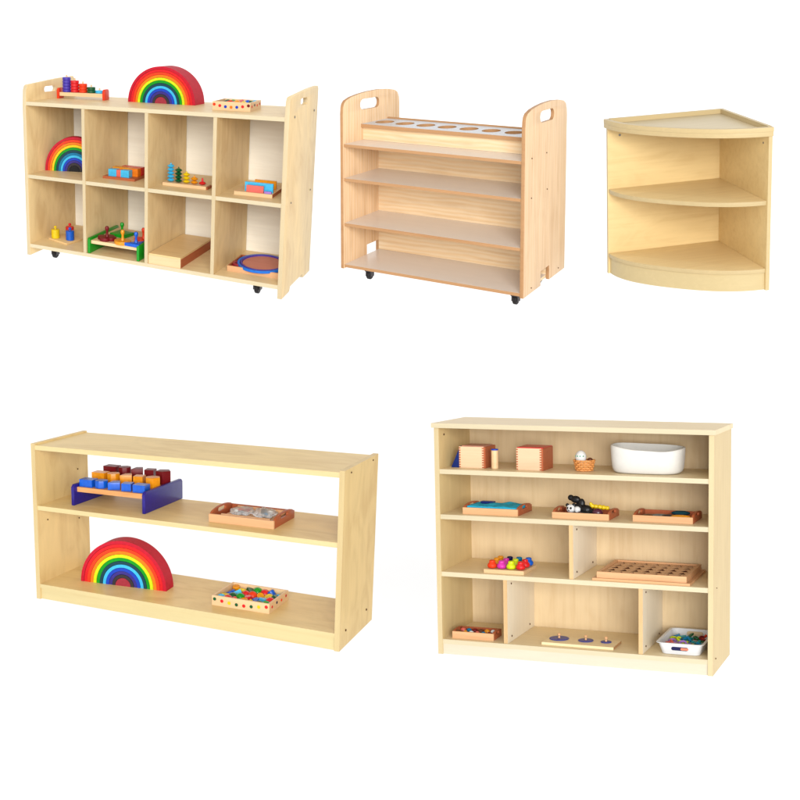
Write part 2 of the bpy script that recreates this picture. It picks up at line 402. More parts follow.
# ------------------------------------------------------------------ D: long open shelf
place('d', (0, 0, 0))
W, D, T = 1.22, .33, .018
rd = thing('open_shelf', 'long low backless maple shelf with two open levels and a plinth', 'shelf')
for x0 in (0, W - T):
    bm = B(); box(bm, x0, x0 + T, 0, D, 0, .603); bevel(bm, .0018); band(bm, (0, -1, 0), 1)
    part('side_panel', bm, [D_V, D_EV], rd)
board('top_board', rd, (T, W - T, .001, D - .004, .5795, .597), [D_H, D_E])
board('shelf', rd, (T, W - T, .003, D - .004, .350, .367), [D_H, D_E])
board('bottom_board', rd, (T, W - T, .001, D - .004, .0445, .060), [D_H, D_E])
board('plinth', rd, (T, W - T, .006, .022, .0005, .044), [D_E, D_E])
dots(rd, 'd', [('x', (W, .058, .588), .003), ('x', (W, .273, .59), .003), ('x', (W, .055, .056), .004), ('x', (W, .262, .06), .004)], HOLE, 'screw_hole')
dots(rd, 'd', [('x', (T, .06, .30), .003), ('x', (T, .26, .46), .003), ('x', (T, .26, .26), .003)], HOLE, 'screw_hole')

# ------------------------------------------------------------------ E: tall bookcase with dividers
place('e', (0, 0, 0))
W, D, T = 1.02, .333, .018
re_ = thing('storage_shelf', 'tall pale shelf unit with four levels, short dividers and a back panel', 'shelf')
for x0 in (0, W - T):
    bm = B(); box(bm, x0, x0 + T, 0, D, 0, .8375); bevel(bm, .0018); band(bm, (0, -1, 0), 1)
    part('side_panel', bm, [E_V, E_EV], re_)
bm = B(); box(bm, -.006, W + .006, -.012, D, .838, .855); bevel(bm, .003, 3); band(bm, (0, -1, 0), 1); part('top_board', bm, [E_H, E_E], re_)
for z in (.687, .521, .309, .056):
    board('shelf', re_, (T, W - T, .003, D - .016, z - .017, z), [E_H, E_E])
board('plinth', re_, (T, W - T, .006, .02, .0005, .0385), [E_KICK, E_KICK])
bm = B(); box(bm, T, W - T, D - .015, D - .008, .02, .8375); part('back_panel', bm, E_BACK, re_)
for x, z0, z1 in ((.255, .0565, .2915), (.756, .0565, .2915), (.504, .3095, .5035)):
    bm = B(); box(bm, x, x + .015, .006, D - .0165, z0, z1); bevel(bm, .001); band(bm, (0, -1, 0), 1); part('divider', bm, [E_DIV, E_DE], re_)
    dots(re_, 'e', [('x', (x + .015, .05, z1 - .02), .0035), ('x', (x + .015, .05, z0 + .02), .0035), ('x', (x + .015, .26, z0 + .02), .0035)], HOLE, 'screw_hole')
dots(re_, 'e', [('x', (T, .05, .81), .004), ('x', (W, .048, .052), .003), ('x', (W, .06, .30), .002)], HOLE, 'screw_hole')

# ------------------------------------------------------------------ light
w = bpy.data.worlds.new('World'); SC.world = w; w.use_nodes = True
bg = w.node_tree.nodes['Background']; bg.inputs[0].default_value = (1, 1, 1, 1); bg.inputs[1].default_value = 0.79
def area(name, loc, target, size, power, col=(1, 1, 1)):
    l = bpy.data.lights.new(name, 'AREA'); l.shape = 'RECTANGLE'; l.size, l.size_y = size; l.energy = power; l.color = col
    o = bpy.data.objects.new(name, l); COL.objects.link(o); o.location = loc
    o.rotation_euler = (Vector(target) - Vector(loc)).to_track_quat('-Z', 'Y').to_euler(); return o
area('softbox_key', (0.9, -8.5, 4.2), (0, 5, 0.7), (7.5, 5.5), KEY)
SC.view_settings.view_transform = 'Standard'; SC.view_settings.look = 'None'
SC.view_settings.gamma = 1; SC.view_settings.exposure = 0.07
SC.cycles.max_bounces = 8; SC.cycles.diffuse_bounces = 5
SC.cycles.use_denoising = True
# ================================================================== toys
def arches(k, base, rot, R, y0, y1, label, cols, zs=1., core='rose'):
    place(k, base, rot, Matrix.Diagonal((1, 1, zs, 1)) if zs != 1 else None)
    if zs != 1: CUR['mw'] = CUR['mw'] @ Matrix.Diagonal((1, 1, 1 / zs, 1)); CUR['inv'] = CUR['mw'].inverted()
    r = thing('rainbow_stacker', label, 'toy rainbow', 'stacking rainbows of nested wooden arches')
    t = R * .0745
    for i, c in enumerate(cols):
        bm = B(); arch(bm, R - i * t - (.0006 if i else 0), R - (i + 1) * t + .0006, y0 + (.0014 if i % 2 else 0), y1 - i * .0004)
        part('arch', bm, paint('stained_' + c, PAL[c], rough=.6, coat=0), r, .0034, smooth=50)
    bm = B(); arch(bm, R - len(cols) * t - .0008, 0, y0, y1 - .006, n=24); part('core', bm, paint('stained_' + core, PAL[core], rough=.6, coat=0), r, .002, smooth=50)
RB = ['crimson', 'red', 'vermilion', 'orange', 'lemon', 'green', 'teal', 'light_blue', 'royal', 'indigo', 'charcoal']
arches('a', (.5735, .268, .7322), -.02, .165, 0, .112, 'wooden rainbow with a rose core standing on top of the eight-cubby cabinet', RB)
arches('a', (.166, .185, .3923), .28, .146, 0, .045, 'wooden rainbow with a dark core inside the top corner cubby', ['crimson', 'vermilion', 'orange', 'yellow', 'green', 'teal', 'ocean', 'light_blue', 'royal', 'indigo', 'charcoal'], 1.14, 'black')
arches('d', (.316, .114, .0602), .09, .180, 0, .062, 'wooden rainbow standing on the lowest board of the long open shelf', RB, .98)

# -- ring counter on top of A
place('a', (.168, .275, .7322), .10)
r = thing('ring_counter', 'wooden counting stand with five pegs of coloured rings and red ends', 'counting toy')
L_ = .118
bm = B(); box(bm, -L_ + .006, L_ - .006, -.022, .022, .013, .030); part('plank', bm, BEECH_P, r, .0012)
for s in (-1, 1):
    bm = B(); prism(bm, [(-.03, 0), (.03, 0), (.03, .040), (.02, .050), (-.02, .050), (-.03, .040)], 'x', s * L_ - .006, s * L_ + .006); part('end_panel', bm, P('vermilion'), r, .002)
for i, (c, n) in enumerate((('violet', 5), ('red', 4), ('vermilion', 3), ('dark_green', 2), ('light_blue', 1))):
    x = -.083 + i * .0425
    bm = B(); cyl(bm, .004, .030, .036 + n * .0142 + .005, x, 0, 12); part('peg', bm, BEECH_P, r)
    for j in range(n):
        bm = B(); cyl(bm, .0205, .0305 + j * .0142, .0305 + (j + 1) * .0142 - .0004, x, 0, 26, .0018); part('ring', bm, P(c, rough=.25, coat=.5), r)

# -- boxes with painted dots
def dot_box(k, base, rot, w, d, h, label, dotc, where, grp, seed, nx, ny, rr):
    place(k, base, rot); rnd = random.Random(seed)
    r = thing('dotted_box', label, 'wooden box'); t = .007
    bm = B(); box(bm, t, w - t, t, d - t, 0, .006); part('base_panel', bm, BEECH_P, r)
    fr = B(); box(fr, 0, w, 0, t, 0, h); f = part('front_panel', fr, BEECH_P, r, .001)
    bk = B(); box(bk, 0, w, d - t, d, 0, h); part('back_panel', bk, BEECH_P, r, .001)
    for s in (0, 1):
        bm = B(); box(bm, s * (w - t), s * (w - t) + t, t + .0003, d - t - .0003, 0, h); e = part('end_panel', bm, BEECH_P, r, .001)
        if s:
            for i in range(4):
                bm = B(); bm2 = bmesh.new(); cyl(bm2, .0052, 0, .0018, n=14); merge(bm, bm2, Matrix.Translation((w, d * (.14 + .24 * i), h * (.52 + .1 * (i % 2)))) @ Matrix.Rotation(PI / 2, 4, 'Y'), 0)
                part('dot', bm, P(['red', 'navy', 'vermilion', 'crimson'][i]), e)
    n = len(dotc)
    for i, c in enumerate(dotc):
        bm = B(); bm2 = bmesh.new(); cyl(bm2, .0062, 0, .0018, n=16)
        merge(bm, bm2, Matrix.Translation((w * (.05 + .9 * i / (n - 1)), 0, h * (.66 - .26 * math.sin(PI * i / (n - 1))))) @ Matrix.Rotation(PI / 2, 4, 'X'), 0)
        part('dot', bm, P(c), f)
    # heaped beads
    cs = ['red', 'blue', 'green', 'yellow', 'vermilion', 'light_blue', 'red', 'dark_green', 'amber']
    base0 = Vector(base); R0 = Matrix.Rotation(rot, 3, 'Z')
    for j in range(ny):
        row = ['front', 'middle', 'third', 'back'][j] if ny == 4 else ['front', 'middle', 'back'][j]
        for i in range(nx):
            px = t + rr + (w - 2 * t - 2 * rr) * i / (nx - 1) + rnd.uniform(-.002, .002); py = t + rr + (d - 2 * t - 2 * rr) * j / (ny - 1) + rnd.uniform(-.003, .003)
            c = cs[(i * 4 + j * 7 + seed) % len(cs)]; shp = ['bead', 'cylinder', 'cube', 'bead', 'disc'][(i * 3 + j * 2 + seed) % 5]
            place(k, base0 + R0 @ Vector((px, py, h - rr * 1.25 + rnd.uniform(-.003, .004))), rnd.uniform(0, 3), Matrix.Rotation(rnd.uniform(-.6, .6), 4, 'X') @ Matrix.Rotation(rnd.uniform(-.5, .5), 4, 'Y'))
            bm = B()
            if shp == 'bead': ball(bm, (0, 0, 0), rr * 1.12)
            elif shp == 'cylinder': cyl(bm, rr * .8, -rr, rr, n=18, e=.002)
            elif shp == 'disc': cyl(bm, rr * 1.15, -rr * .4, rr * .4, n=20, e=.002)
            else: box(bm, -rr * .8, rr * .8, -rr * .8, rr * .8, -rr * .8, rr * .8); bevel(bm, .002)
            cn = {'light_blue': 'light blue', 'dark_green': 'dark green', 'vermilion': 'orange-red', 'amber': 'amber'}.get(c, c)
            solo('wooden_' + shp, '%s %s, %s in the %s row, %s' % (cn, shp, ORD[i], row, where), 'toy bead', bm, P(c, rough=.3, coat=.4), grp)
dot_box('a', (.868, .125, .7322), .03, .16, .165, .036, 'small dotted wooden box of beads on top of the eight-cubby cabinet', ['vermilion', 'red', 'royal', 'orange', 'royal', 'red', 'maroon'], 'dotted box atop the cubby cabinet', 'beads in the dotted box on the cubby cabinet', 2, 5, 3, .0145)
dot_box('d', (.714, .075, .0602), 0, .222, .165, .036, 'dotted wooden box of coloured beads on the lowest board of the long open shelf', ['dark_green', 'red', 'yellow', 'dark_green', 'red', 'dark_green', 'yellow', 'red'], 'dotted box on the open shelf', 'beads in the dotted box on the long open shelf', 5, 7, 4, .0165)

# -- A, upper row
place('a', (.356, .112, .3922), .0)
bm = B(); box(bm, 0, .160, 0, .145, 0, .011); r = thing('puzzle_base', 'reddish board under the bright blocks in the second upper cubby', 'toy board')
part('board', bm, BEECH_R, r, .002)
for nm, lab, c, x0, x1, y0, y1, h in (('block', 'light blue block nearest the front of the reddish board', 'light_blue', .022, .062, .014, .050, .032), ('block', 'salmon block between two light blue blocks', 'salmon', .0625, .0835, .015, .049, .031),
        ('block', 'light blue block beside the salmon block, nearest the cubby divider', 'light_blue', .084, .125, .014, .050, .032), ('block', 'long yellow block in the middle of the reddish board', 'amber', .022, .110, .056, .090, .036),
        ('block', 'orange block at the end of the yellow block', 'orange', .1105, .150, .056, .090, .036), ('block', 'flat red block at the back of the reddish board', 'red', .05, .150, .098, .132, .036)):
    place('a', (.356 + x0, .112 + y0, .4034)); bm = B(); box(bm, 0, x1 - x0, 0, y1 - y0, 0, h)
    solo(nm, lab, 'toy block', bm, P(c, rough=.3, coat=.4), 'blocks on the reddish board', .002)

place('a', (.654, .108, .3922), 0)
r = thing('bead_stair', 'pale plank with five upright stacks of faceted beads, five down to one', 'counting toy')
bm = B(); box(bm, 0, .199, 0, .062, 0, .013); part('plank', bm, BEECH_P, r, .0012)
bm = B(); box(bm, .1995, .205, .003, .059, 0, .011); part('end_cap', bm, BEECH_R, r, .001)
for i, (c, n) in enumerate((('light_blue', 5), ('dark_green', 4), ('lemon', 3), ('yellow', 2), ('red', 1))):
    x = .026 + i * .0365; c = 'yellow' if c == 'lemon' else ('amber' if c == 'yellow' else c)
    for j in range(n):
        bm = B(); z = .0135 + j * .0155; lathe(bm, [(.004, z), (.010, z + .002), (.0165, z + .0078), (.010, z + .0135), (.004, z + .0153)], 20, x, .03); part('bead', bm, P(c, rough=.3, coat=.4), r)
    bm = B(); lathe(bm, [(.004, .0135 + n * .0155), (.0035, .0165 + n * .0155), (0, .022 + n * .0155)], 12, x, .03) if n > 1 else lathe(bm, [(.005, .029), (.003, .044), (0, .045)], 12, x, .03)
    part('tip', bm, P(c, rough=.3, coat=.4), r)

place('a', (.985, .082, .3922), .03)
r = thing('slotted_tray', 'pale slotted board with upright coloured plates in the last upper cubby', 'toy board')
bm = B(); box(bm, 0, .158, 0, .215, 0, .0145); bevel(bm, .0015); band(bm, (1, 0, 0), 1); part('board', bm, [BEECH_P, BEECH_R], r)
for lab, c, x0, x1, y, h in (('low pink plate at the front of the slotted board', 'salmon', .048, .118, .012, .030), ('long light blue plate standing behind the pink plate', 'light_blue', .036, .152, .030, .040), ('yellow and orange plate behind the light blue plate', 'amber', .05, .140, .120, .036), ('low lilac plate at the front of the slotted board, beside the pink plate', 'lilac', .122, .150, .014, .010)):
    place('a', (.985 + x0, .082 + y, .4070), .03); bm = B(); box(bm, 0, x1 - x0, 0, .012, 0, h - .002)
    solo('plate', lab, 'toy plate', bm, P(c, rough=.3, coat=.4), 'upright plates on the slotted board', .002)

# -- A, lower row
place('a', (.052, .118, .0562))
bm = B(); prism(bm, [(0, 0), (.128, -.045), (.146, .075), (.022, .122)], 'z', 0, .008); solo('diamond_board', 'thin turned wooden board under three bright knobbed cylinders', 'toy board', bm, PLY, None, .0015)
def knobbed(k, p, label, col, r_, h, grp, nm='knobbed_cylinder'):
    place(k, p); t = thing(nm, label, 'toy cylinder', grp)
    bm = B(); cyl(bm, r_, 0, h, n=28, e=.002); part('cylinder', bm, P(col, rough=.35), t)
    bm = B(); lathe(bm, [(.0045, h + .0002), (.0035, h + .005), (.0075, h + .009), (.0078, h + .012), (.005, h + .016), (0, h + .017)], 16); part('knob', bm, P(col, rough=.35), t)
g = 'knobbed cylinders on the thin turned board'
knobbed('a', (.081, .135, .0644), 'yellow knobbed cylinder nearest the cabinet side', 'yellow', .0205, .044, g)
knobbed('a', (.122, .205, .0644), 'red knobbed cylinder behind the blue one', 'red', .0205, .048, g)
knobbed('a', (.160, .140, .0644), 'blue knobbed cylinder in front of the red one', 'blue', .0205, .046, g)

place('a', (.328, .008, .0562))
r = thing('peg_bench', 'wooden bench on two green sides holding knobbed shapes', 'toy bench')
for x0 in (0, .246):
    bm = B(); prism(bm, [(0, 0), (.30, 0), (.30, .066), (.292, .072), (.008, .072), (0, .066)], 'x', x0, x0 + .012); part('side', bm, P('green'), r, .002)
bm = B(); box(bm, .0125, .2455, .012, .288, .045, .060); part('board', bm, BEECH_P, r, .0015)
def knob_shape(p, label, col, outline, h=.015, kh=.048):
    place('a', p); t = thing('knobbed_shape', label, 'toy shape', 'knobbed shapes on the green sided bench')
    bm = B(); prism(bm, [(a * 1.12, q_ * 1.12) for a, q_ in outline], 'z', 0, h); part('plate', bm, P(col, rough=.35), t, .0015)
    bm = B(); lathe(bm, [(.009, h + .0002), (.006, h + .01), (.005, h + kh * .5), (.009, h + kh * .7), (.0095, h + kh * .85), (.006, h + kh), (0, h + kh + .001)], 18); part('knob', bm, P(col, rough=.35), t)
circ = lambda r, n=28, f=lambda a: 1.: [(r * f(2 * PI * i / n) * math.cos(2 * PI * i / n), r * f(2 * PI * i / n) * math.sin(2 * PI * i / n)) for i in range(n)]
zb_ = .0562 + .0602
knob_shape((.398, .068, zb_), 'maroon flower with a knob on the green sided bench', 'maroon', circ(.040, 48, lambda a: .72 + .28 * abs(math.cos(2 * a)) ** .6))
knob_shape((.488, .046, zb_), 'round orange-yellow piece with a knob on the green sided bench', 'amber', circ(.034))
knob_shape((.425, .170, zb_), 'green square with a knob at the back of the green sided bench', 'green', [(-.042, -.030), (.030, -.042), (.042, .030), (-.030, .042)])
knob_shape((.555, .045, zb_), 'blue triangle with a knob on the green sided bench', 'blue', [(-.040, -.026), (.024, -.030), (.018, .038)])
knob_shape((.553, .130, zb_), 'orange-red cross with a knob against the divider', 'vermilion', [(-.014, -.034), (.014, -.034), (.014, -.014), (.026, -.014), (.026, .014), (.014, .014), (.014, .034), (-.014, .034), (-.014, .014), (-.036, .014), (-.036, -.014), (-.014, -.014)])

place('a', (.633, .006, .0562))
r = thing('flat_box', 'long shallow wooden box with a lid in the third lower cubby', 'wooden box')
bm = B(); box(bm, 0, .150, 0, .40, 0, .0395); bevel(bm, .0012); band(bm, (1, 0, 0), 1); part('body', bm, [BEECH_P, BEECH_R], r)
bm = B(); box(bm, .001, .149, .001, .399, .0398, .0470); part('lid', bm, PLY, r, .0012)

def plain_tray(k, base, rot, w, d, h, label, t=.007, ends=None, mats=(None, None), nm='wooden_tray'):
    place(k, base, rot); r = thing(nm, label, 'tray'); F_, S_ = mats[0] or BEECH, mats[1] or BEECH_R
    bm = B(); box(bm, t, w - t, t, d - t, 0, .005); part('base_panel', bm, S_, r)
    for n_, y0 in (('front_panel', 0), ('back_panel', d - t)):
        bm = B(); box(bm, 0, w, y0, y0 + t, 0, h); part(n_, bm, F_ if n_ == 'front_panel' else S_, r, .001)
    for s in (0, 1):
        x0 = s * (w - t); bm = B()
        if ends:
            hh, n = ends, 14; yy = [t + .0004 + (d - 2 * t - .0008) * i / n for i in range(n + 1)]
            prof = [(y, h + (hh - h) * math.sin(PI * (i / n)) ** .5) for i, y in enumerate(yy)]
            prism(bm, [(yy[0], 0), (yy[-1], 0)] + prof[::-1], 'x', x0, x0 + t, [slot(d / 2, hh * .70, d * .17, hh * .17)])
        else: box(bm, x0, x0 + t, t + .0003, d - t - .0003, 0, h)
        part('end_panel', bm, S_, r, .0008)
    return r
plain_tray('a', (.963, .085, .0562), .01, .222, .20, .024, 'shallow tray of nested rings in the last lower cubby')
g = 'nested discs and rings in the shallow tray'
place('a', (1.002, .150, .0615)); bm = B(); cyl(bm, .040, 0, .010); solo('disc', 'small crimson disc partly under the blue ring', 'toy disc', bm, P('crimson'), g)
place('a', (1.002, .150, .0718)); bm = B(); torus(bm, .030, .006, (0, 0, .005)); solo('ring', 'small rose ring on the crimson disc', 'toy ring', bm, P('rose'), g)
tl = Matrix.Rotation(-.02, 4, 'Y') @ Matrix.Rotation(.10, 4, 'X')
def flat_ring(Ro, Ri, h): 
    bm = B(); n = 60
    P4 = [[bm.verts.new((r_ * math.cos(2 * PI * i / n), r_ * math.sin(2 * PI * i / n), z)) for i in range(n)] for r_, z in ((Ro, 0), (Ro + .001, h / 2), (Ro, h), (Ri, h), (Ri, 0))]
    for q in range(5):
        A_, B_ = P4[q], P4[(q + 1) % 5]
        for i in range(n): bm.faces.new([A_[i], A_[(i + 1) % n], B_[(i + 1) % n], B_[i]])
    bmesh.ops.recalc_face_normals(bm, faces=bm.faces); return bm
place('a', (1.075, .158, .0740), 0, tl); bm = B(); cyl(bm, .078, 0, .004, n=48); solo('disc', 'amber disc under the light blue ring', 'toy disc', bm, P('amber'), g)
place('a', (1.088, .172, .0815), 0, tl); solo('ring', 'wide light blue ring, outermost of the nested rings', 'toy ring', flat_ring(.103, .094, .010), paint('ring_blue', (36, 128, 240)), g)
place('a', (1.090, .174, .0835), 0, tl); solo('ring', 'violet ring round the salmon disc', 'toy ring', flat_ring(.0935, .086, .009), P('violet'), g)
place('a', (1.090, .174, .0820), 0, tl); bm = B(); cyl(bm, .0855, 0, .006, n=56); solo('disc', 'large salmon disc inside the violet ring', 'toy disc', bm, wood('terracotta_stain', (206, 132, 112), axis='x', figure=.5, fine=1.5), g)

# ------------------------------------------------------------------ D toys
place('d', (.131, .060, .3672), 0)
r = thing('block_bench', 'wooden bench on two dark violet sides holding three rows of blocks', 'toy bench')
for x0 in (0, .308):
    bm = B(); prism(bm, [(0, 0), (.272, 0), (.272, .070), (.262, .080), (.010, .080), (0, .070)], 'x', x0, x0 + .013); part('side', bm, P('indigo' if 0 else 'purple', rough=.3, coat=.4), r, .0025)
bm = B(); box(bm, .0135, .3075, .020, .252, .050, .068); part('board', bm, wood('bench_board', (216, 156, 98), axis='x', figure=1.2, dark=.8, fine=1.5), r, .0015)
zt_ = .3672 + .0684
rows_ = (('blue', .050, .028, 'front', 'blue'), ('amber', .130, .040, 'middle', 'orange'), ('maroon', .208, .050, 'back', 'maroon'))
for c, y, h, rown, cn in rows_:
    for i in range(5):
        x = .131 + .045 + i * .0575; a = (.0, .15, .5, .2, .35)[i]
        place('d', (x, .060 + y, zt_), a if i != 4 else .05); bm = B(); hw = .020
        if i == 0: box(bm, -.028, .028, -hw, hw, 0, h)
        elif i == 1: prism(bm, circ(.0255, 8), 'z', 0, h)
        elif i == 2: prism(bm, [(-.024, -.020), (.022, -.022), (.020, .020), (-.006, .022)], 'z', 0, h)
        elif i == 3: box(bm, -.0185, .0185, -.018, .018, 0, h)
        else: prism(bm, circ(.030, 6 if c == 'amber' else 5), 'z', 0, h) if c != 'blue' else box(bm, -.025, .025, -hw, hw, 0, h)
        solo('block', '%s block, %s in the %s row on the violet sided bench' % (cn, ORD[i], rown), 'toy block', bm, P(c, rough=.35), 'blocks in three rows on the violet sided bench', .0022)

plain_tray('d', (.706, .066, .3672), 0, .246, .175, .028, 'reddish handled tray with clear bags on the middle board', ends=.043)
place('d', (.742, .088, .3726)); bm = B(); box(bm, 0, .185, 0, .135, .0, .012); box(bm, .0, .185, 0, .006, .0122, .022); box(bm, .0, .185, .129, .135, .0122, .022)
solo('inner_tray', 'smaller wooden tray lying in the handled tray', 'tray', bm, BEECH, None, .001)
def crumple(k, p, rx, ry, rz, seed, label, rot=0.):
    place(k, p, rot); bm = B(); bm2 = bmesh.new(); bmesh.ops.create_icosphere(bm2, subdivisions=4, radius=1)
    for v in bm2.verts:
        n = noise.noise(v.co * 2.2 + Vector((seed, 0, 0))) * .5 + noise.noise(v.co * 5 + Vector((0, seed, 0))) * .28
        v.co = v.co * (1 + n * .55); v.co.x *= rx; v.co.y *= ry; v.co.z = max(-.9, v.co.z) * rz
    merge(bm, bm2, Matrix.Translation((0, 0, rz * .92)), 0)
    solo('plastic_bag', label, 'plastic bag', bm, clear('clear_plastic'), 'clear plastic bags in the handled tray', smooth=60)
crumple('d', (.795, .150, .3850), .040, .046, .012, 1.3, 'clear crumpled bag with red bits in the handled tray')
crumple('d', (.880, .150, .3850), .040, .046, .014, 4.7, 'clear crumpled bag with dark bits in the handled tray', .4)
for j, (x, y, c) in enumerate(((.79, .15, 'red'), (.808, .165, 'rose'), (.775, .14, 'white'), (.80, .13, 'grey'), (.875, .15, 'black'), (.89, .14, 'ocean'), (.868, .17, 'charcoal'), (.895, .165, 'white'))):
    place('d', (x, y, .3870), j * 1.1); bm = B(); ball(bm, (0, 0, .010), (.012, .007, .006))
    solo('small_charm', '%s trinket inside the clear bag with %s bits' % (c, 'red' if j < 4 else 'dark'), 'trinket', bm, P(c), 'trinkets in the clear bags')

# ------------------------------------------------------------------ E toys
zA, zB, zC, zD = .6872, .5212, .3092, .0562
place('e', (.034, .078, zA)); bm = B(); prism(bm, [(0, 0), (.036, 0), (.036, .080)], 'y', 0, .05); solo('triangle_block', 'dark blue wedge leaning beside the first jointed box', 'toy block', bm, P('navy' if 0 else 'royal_dark', rough=.4) if 'royal_dark' in PAL else paint('painted_deep_blue', (20, 44, 120)), None, .0015)
def joint_box(p, w, d, h, label, topmat, inset):
    place('e', p); r = thing('jointed_box', label, 'wooden box'); 
    bm = B(); box(bm, 0, w - .0065, 0, d, 0, h); bevel(bm, .001); band(bm, (1, 0, 0), 1); part('body', bm, [wood('box_front', (230, 196, 160), axis='x', figure=.4, dark=.88, fine=2), BEECH_R], r)
    bm = B(); box(bm, w - .006, w, .0, d, 0, h); bevel(bm, .001); part('end_panel', bm, BEECH_R, r)
    n = 9
    for i in range(n):
        z0 = h * (i + .15) / n; bm = B(); box(bm, w - .013, w - .0062, -.0008, .002, z0, z0 + h / n * .5); part('joint', bm, BEECH_R, r)
        bm = B(); box(bm, .0002, .006, -.0008, .002, z0, z0 + h / n * .5); part('joint', bm, BEECH_R, r)
    bm = B(); box(bm, inset, w - inset, inset, d - inset, h + .0002, h + .003); part('lid', bm, topmat, r, .0008)
joint_box((.067, .075, zA), .102, .110, .078, 'jointed wooden box with a pale pink lid beside the blue wedge', paint('pink_lid', (214, 150, 130)), .008)
joint_box((.292, .063, zA), .101, .118, .080, 'jointed wooden box with a bright red lid', P('red'), .002)
place('e', (.205, .076, zA)); r = thing('capped_cylinder', 'upright wooden cylinder with a blue cap beside the first jointed box', 'toy cylinder')
bm = B(); cyl(bm, .0130, 0, .068, n=28); part('cylinder', bm, BEECH_P, r)
bm = B(); cyl(bm, .0130, .0682, .073, n=28); part('cap', bm, P('royal'), r)

# woven basket and its two inmates
place('e', (.530, .118, zA)); r = thing('wicker_basket', 'small round wicker basket with a white doll on the top shelf', 'basket')
WICK = wood('wicker', (226, 152, 84), axis='x', figure=.5, dark=.7, fine=3)
def strand(bm, pts, r_, m=6):
    rings = []; n = len(pts)
    for i, p in enumerate(pts):
        t = (Vector(pts[(i + 1) % n]) - Vector(pts[i - 1])).normalized(); a = t.cross(Vector((0, 0, 1))).normalized(); b = t.cross(a)
        rings.append([bm.verts.new(Vector(p) + a * r_ * math.cos(2 * PI * j / m) + b * r_ * math.sin(2 * PI * j / m)) for j in range(m)])
    for i in range(n):
        A_, B_ = rings[i], rings[(i + 1) % n]
        for j in range(m): bm.faces.new([A_[j], A_[(j + 1) % m], B_[(j + 1) % m], B_[j]])
bm = B()
for q in range(6):
    z = .004 + q * .0068; R_ = .029 + .008 * q / 5; n = 80
    strand(bm, [((R_ + .0018 * math.sin(10 * 2 * PI * i / n + q * PI)) * math.cos(2 * PI * i / n), (R_ + .0018 * math.sin(10 * 2 * PI * i / n + q * PI)) * math.sin(2 * PI * i / n), z) for i in range(n)], .0027)
bmesh.ops.recalc_face_normals(bm, faces=bm.faces); part('weave', bm, WICK, r, smooth=60)
bm = B()
for q in range(20):
    a = 2 * PI * q / 20; bm2 = bmesh.new(); cyl(bm2, .0012, 0, .040, n=6); merge(bm, bm2, Matrix.Translation((.029 * math.cos(a), .029 * math.sin(a), .001)) @ Matrix.Rotation(a, 4, 'Z') @ Matrix.Rotation(.2, 4, 'Y'), 0)
part('stakes', bm, WICK, r)
bm = B(); cyl(bm, .029, .0005, .003, n=28); part('bottom', bm, WICK, r)
place('e', (.519, .112, zA + .036)); r = thing('egg_doll', 'white egg-shaped doll with green dots for a face in the wicker basket', 'doll')
bm = B(); ball(bm, (0, 0, .014), (.020, .020, .024), n=24, m=16); part('body', bm, P('white', rough=.8), r)
for a in (-.9, -.35, .15, .75):
    bm = B(); ball(bm, (.0192 * math.sin(a), -.0192 * math.cos(a), .018), .0026, n=10, m=8); part('dot', bm, paint('mint_dot', (80, 180, 140)), r)
place('e', (.549, .126, zA + .036)); bm = B(); ball(bm, (0, 0, .0035), (.010, .010, .008)); solo('brown_ball', 'dark brown ball beside the white doll in the basket', 'ball', bm, P('brown'))

# white dipping-edge bowl
place('e', (.758, .140, zA)); bm = B(); n = 72
def ell(a, s, z): return (s * .130 * math.copysign(abs(math.cos(a)) ** .62, math.cos(a)), s * .085 * math.copysign(abs(math.sin(a)) ** .7, math.sin(a)), z)
def topz(a): return .094 - .012 * math.exp(-((a - 4.95) / .75) ** 2) + .004 * math.cos(a - PI)
prof_ = [(.84, 0.), (.89, .015), (.935, .08), (.965, .2), (.985, .45), (1.0, .8), (1.005, .97), (.995, 1.0), (.965, 1.0), (.955, .95), (.945, .5), (.90, .15), (.80, .06)]
rings = []
for s, f in prof_: rings.append([bm.verts.new(ell(2 * PI * i / n, s, .001 + f * (topz(2 * PI * i / n)) + (.003 if s == .965 else 0) * 0)) for i in range(n)])
for a, b in zip(rings, rings[1:]):
    for i in range(n): bm.faces.new([a[i], a[(i + 1) % n], b[(i + 1) % n], b[i]])
bm.faces.new(rings[0]); bm.faces.new(rings[-1]); bmesh.ops.recalc_face_normals(bm, faces=bm.faces)
solo('white_basket', 'wide oval white bowl with a dipped front edge on the top shelf', 'bowl', bm, paint('white_cotton', (238, 236, 230), rough=.85, coat=0, var=.02), None, smooth=70)

# handled trays on the second shelf
plain_tray('e', (.091, .040, zB), 0, .211, .165, .024, 'handled tray with a turquoise cloth on the second shelf', ends=.036)
place('e', (.100, .050, zB + .0052)); bm = B()
nx_, ny_ = 24, 16; gv = [[bm.verts.new((.192 * i / nx_, .012 + .130 * j / ny_, .022 + .004 * math.sin(i * .5) * math.sin(j * .45) + .002 * noise.noise(Vector((i * .3, j * .3, 0))))) for j in range(ny_ + 1)] for i in range(nx_ + 1)]
for i in range(nx_):
    for j in range(ny_): bm.faces.new([gv[i][j], gv[i + 1][j], gv[i + 1][j + 1], gv[i][j + 1]])
ext = bmesh.ops.extrude_face_region(bm, geom=bm.faces[:])
for v in [e for e in ext['geom'] if isinstance(e, bmesh.types.BMVert)]: v.co.z -= .016
bmesh.ops.recalc_face_normals(bm, faces=bm.faces)
solo('folded_cloth', 'turquoise folded cloth filling the first handled tray', 'cloth', bm, paint('turquoise_cloth', (44, 196, 236), rough=.85, coat=0), smooth=60)
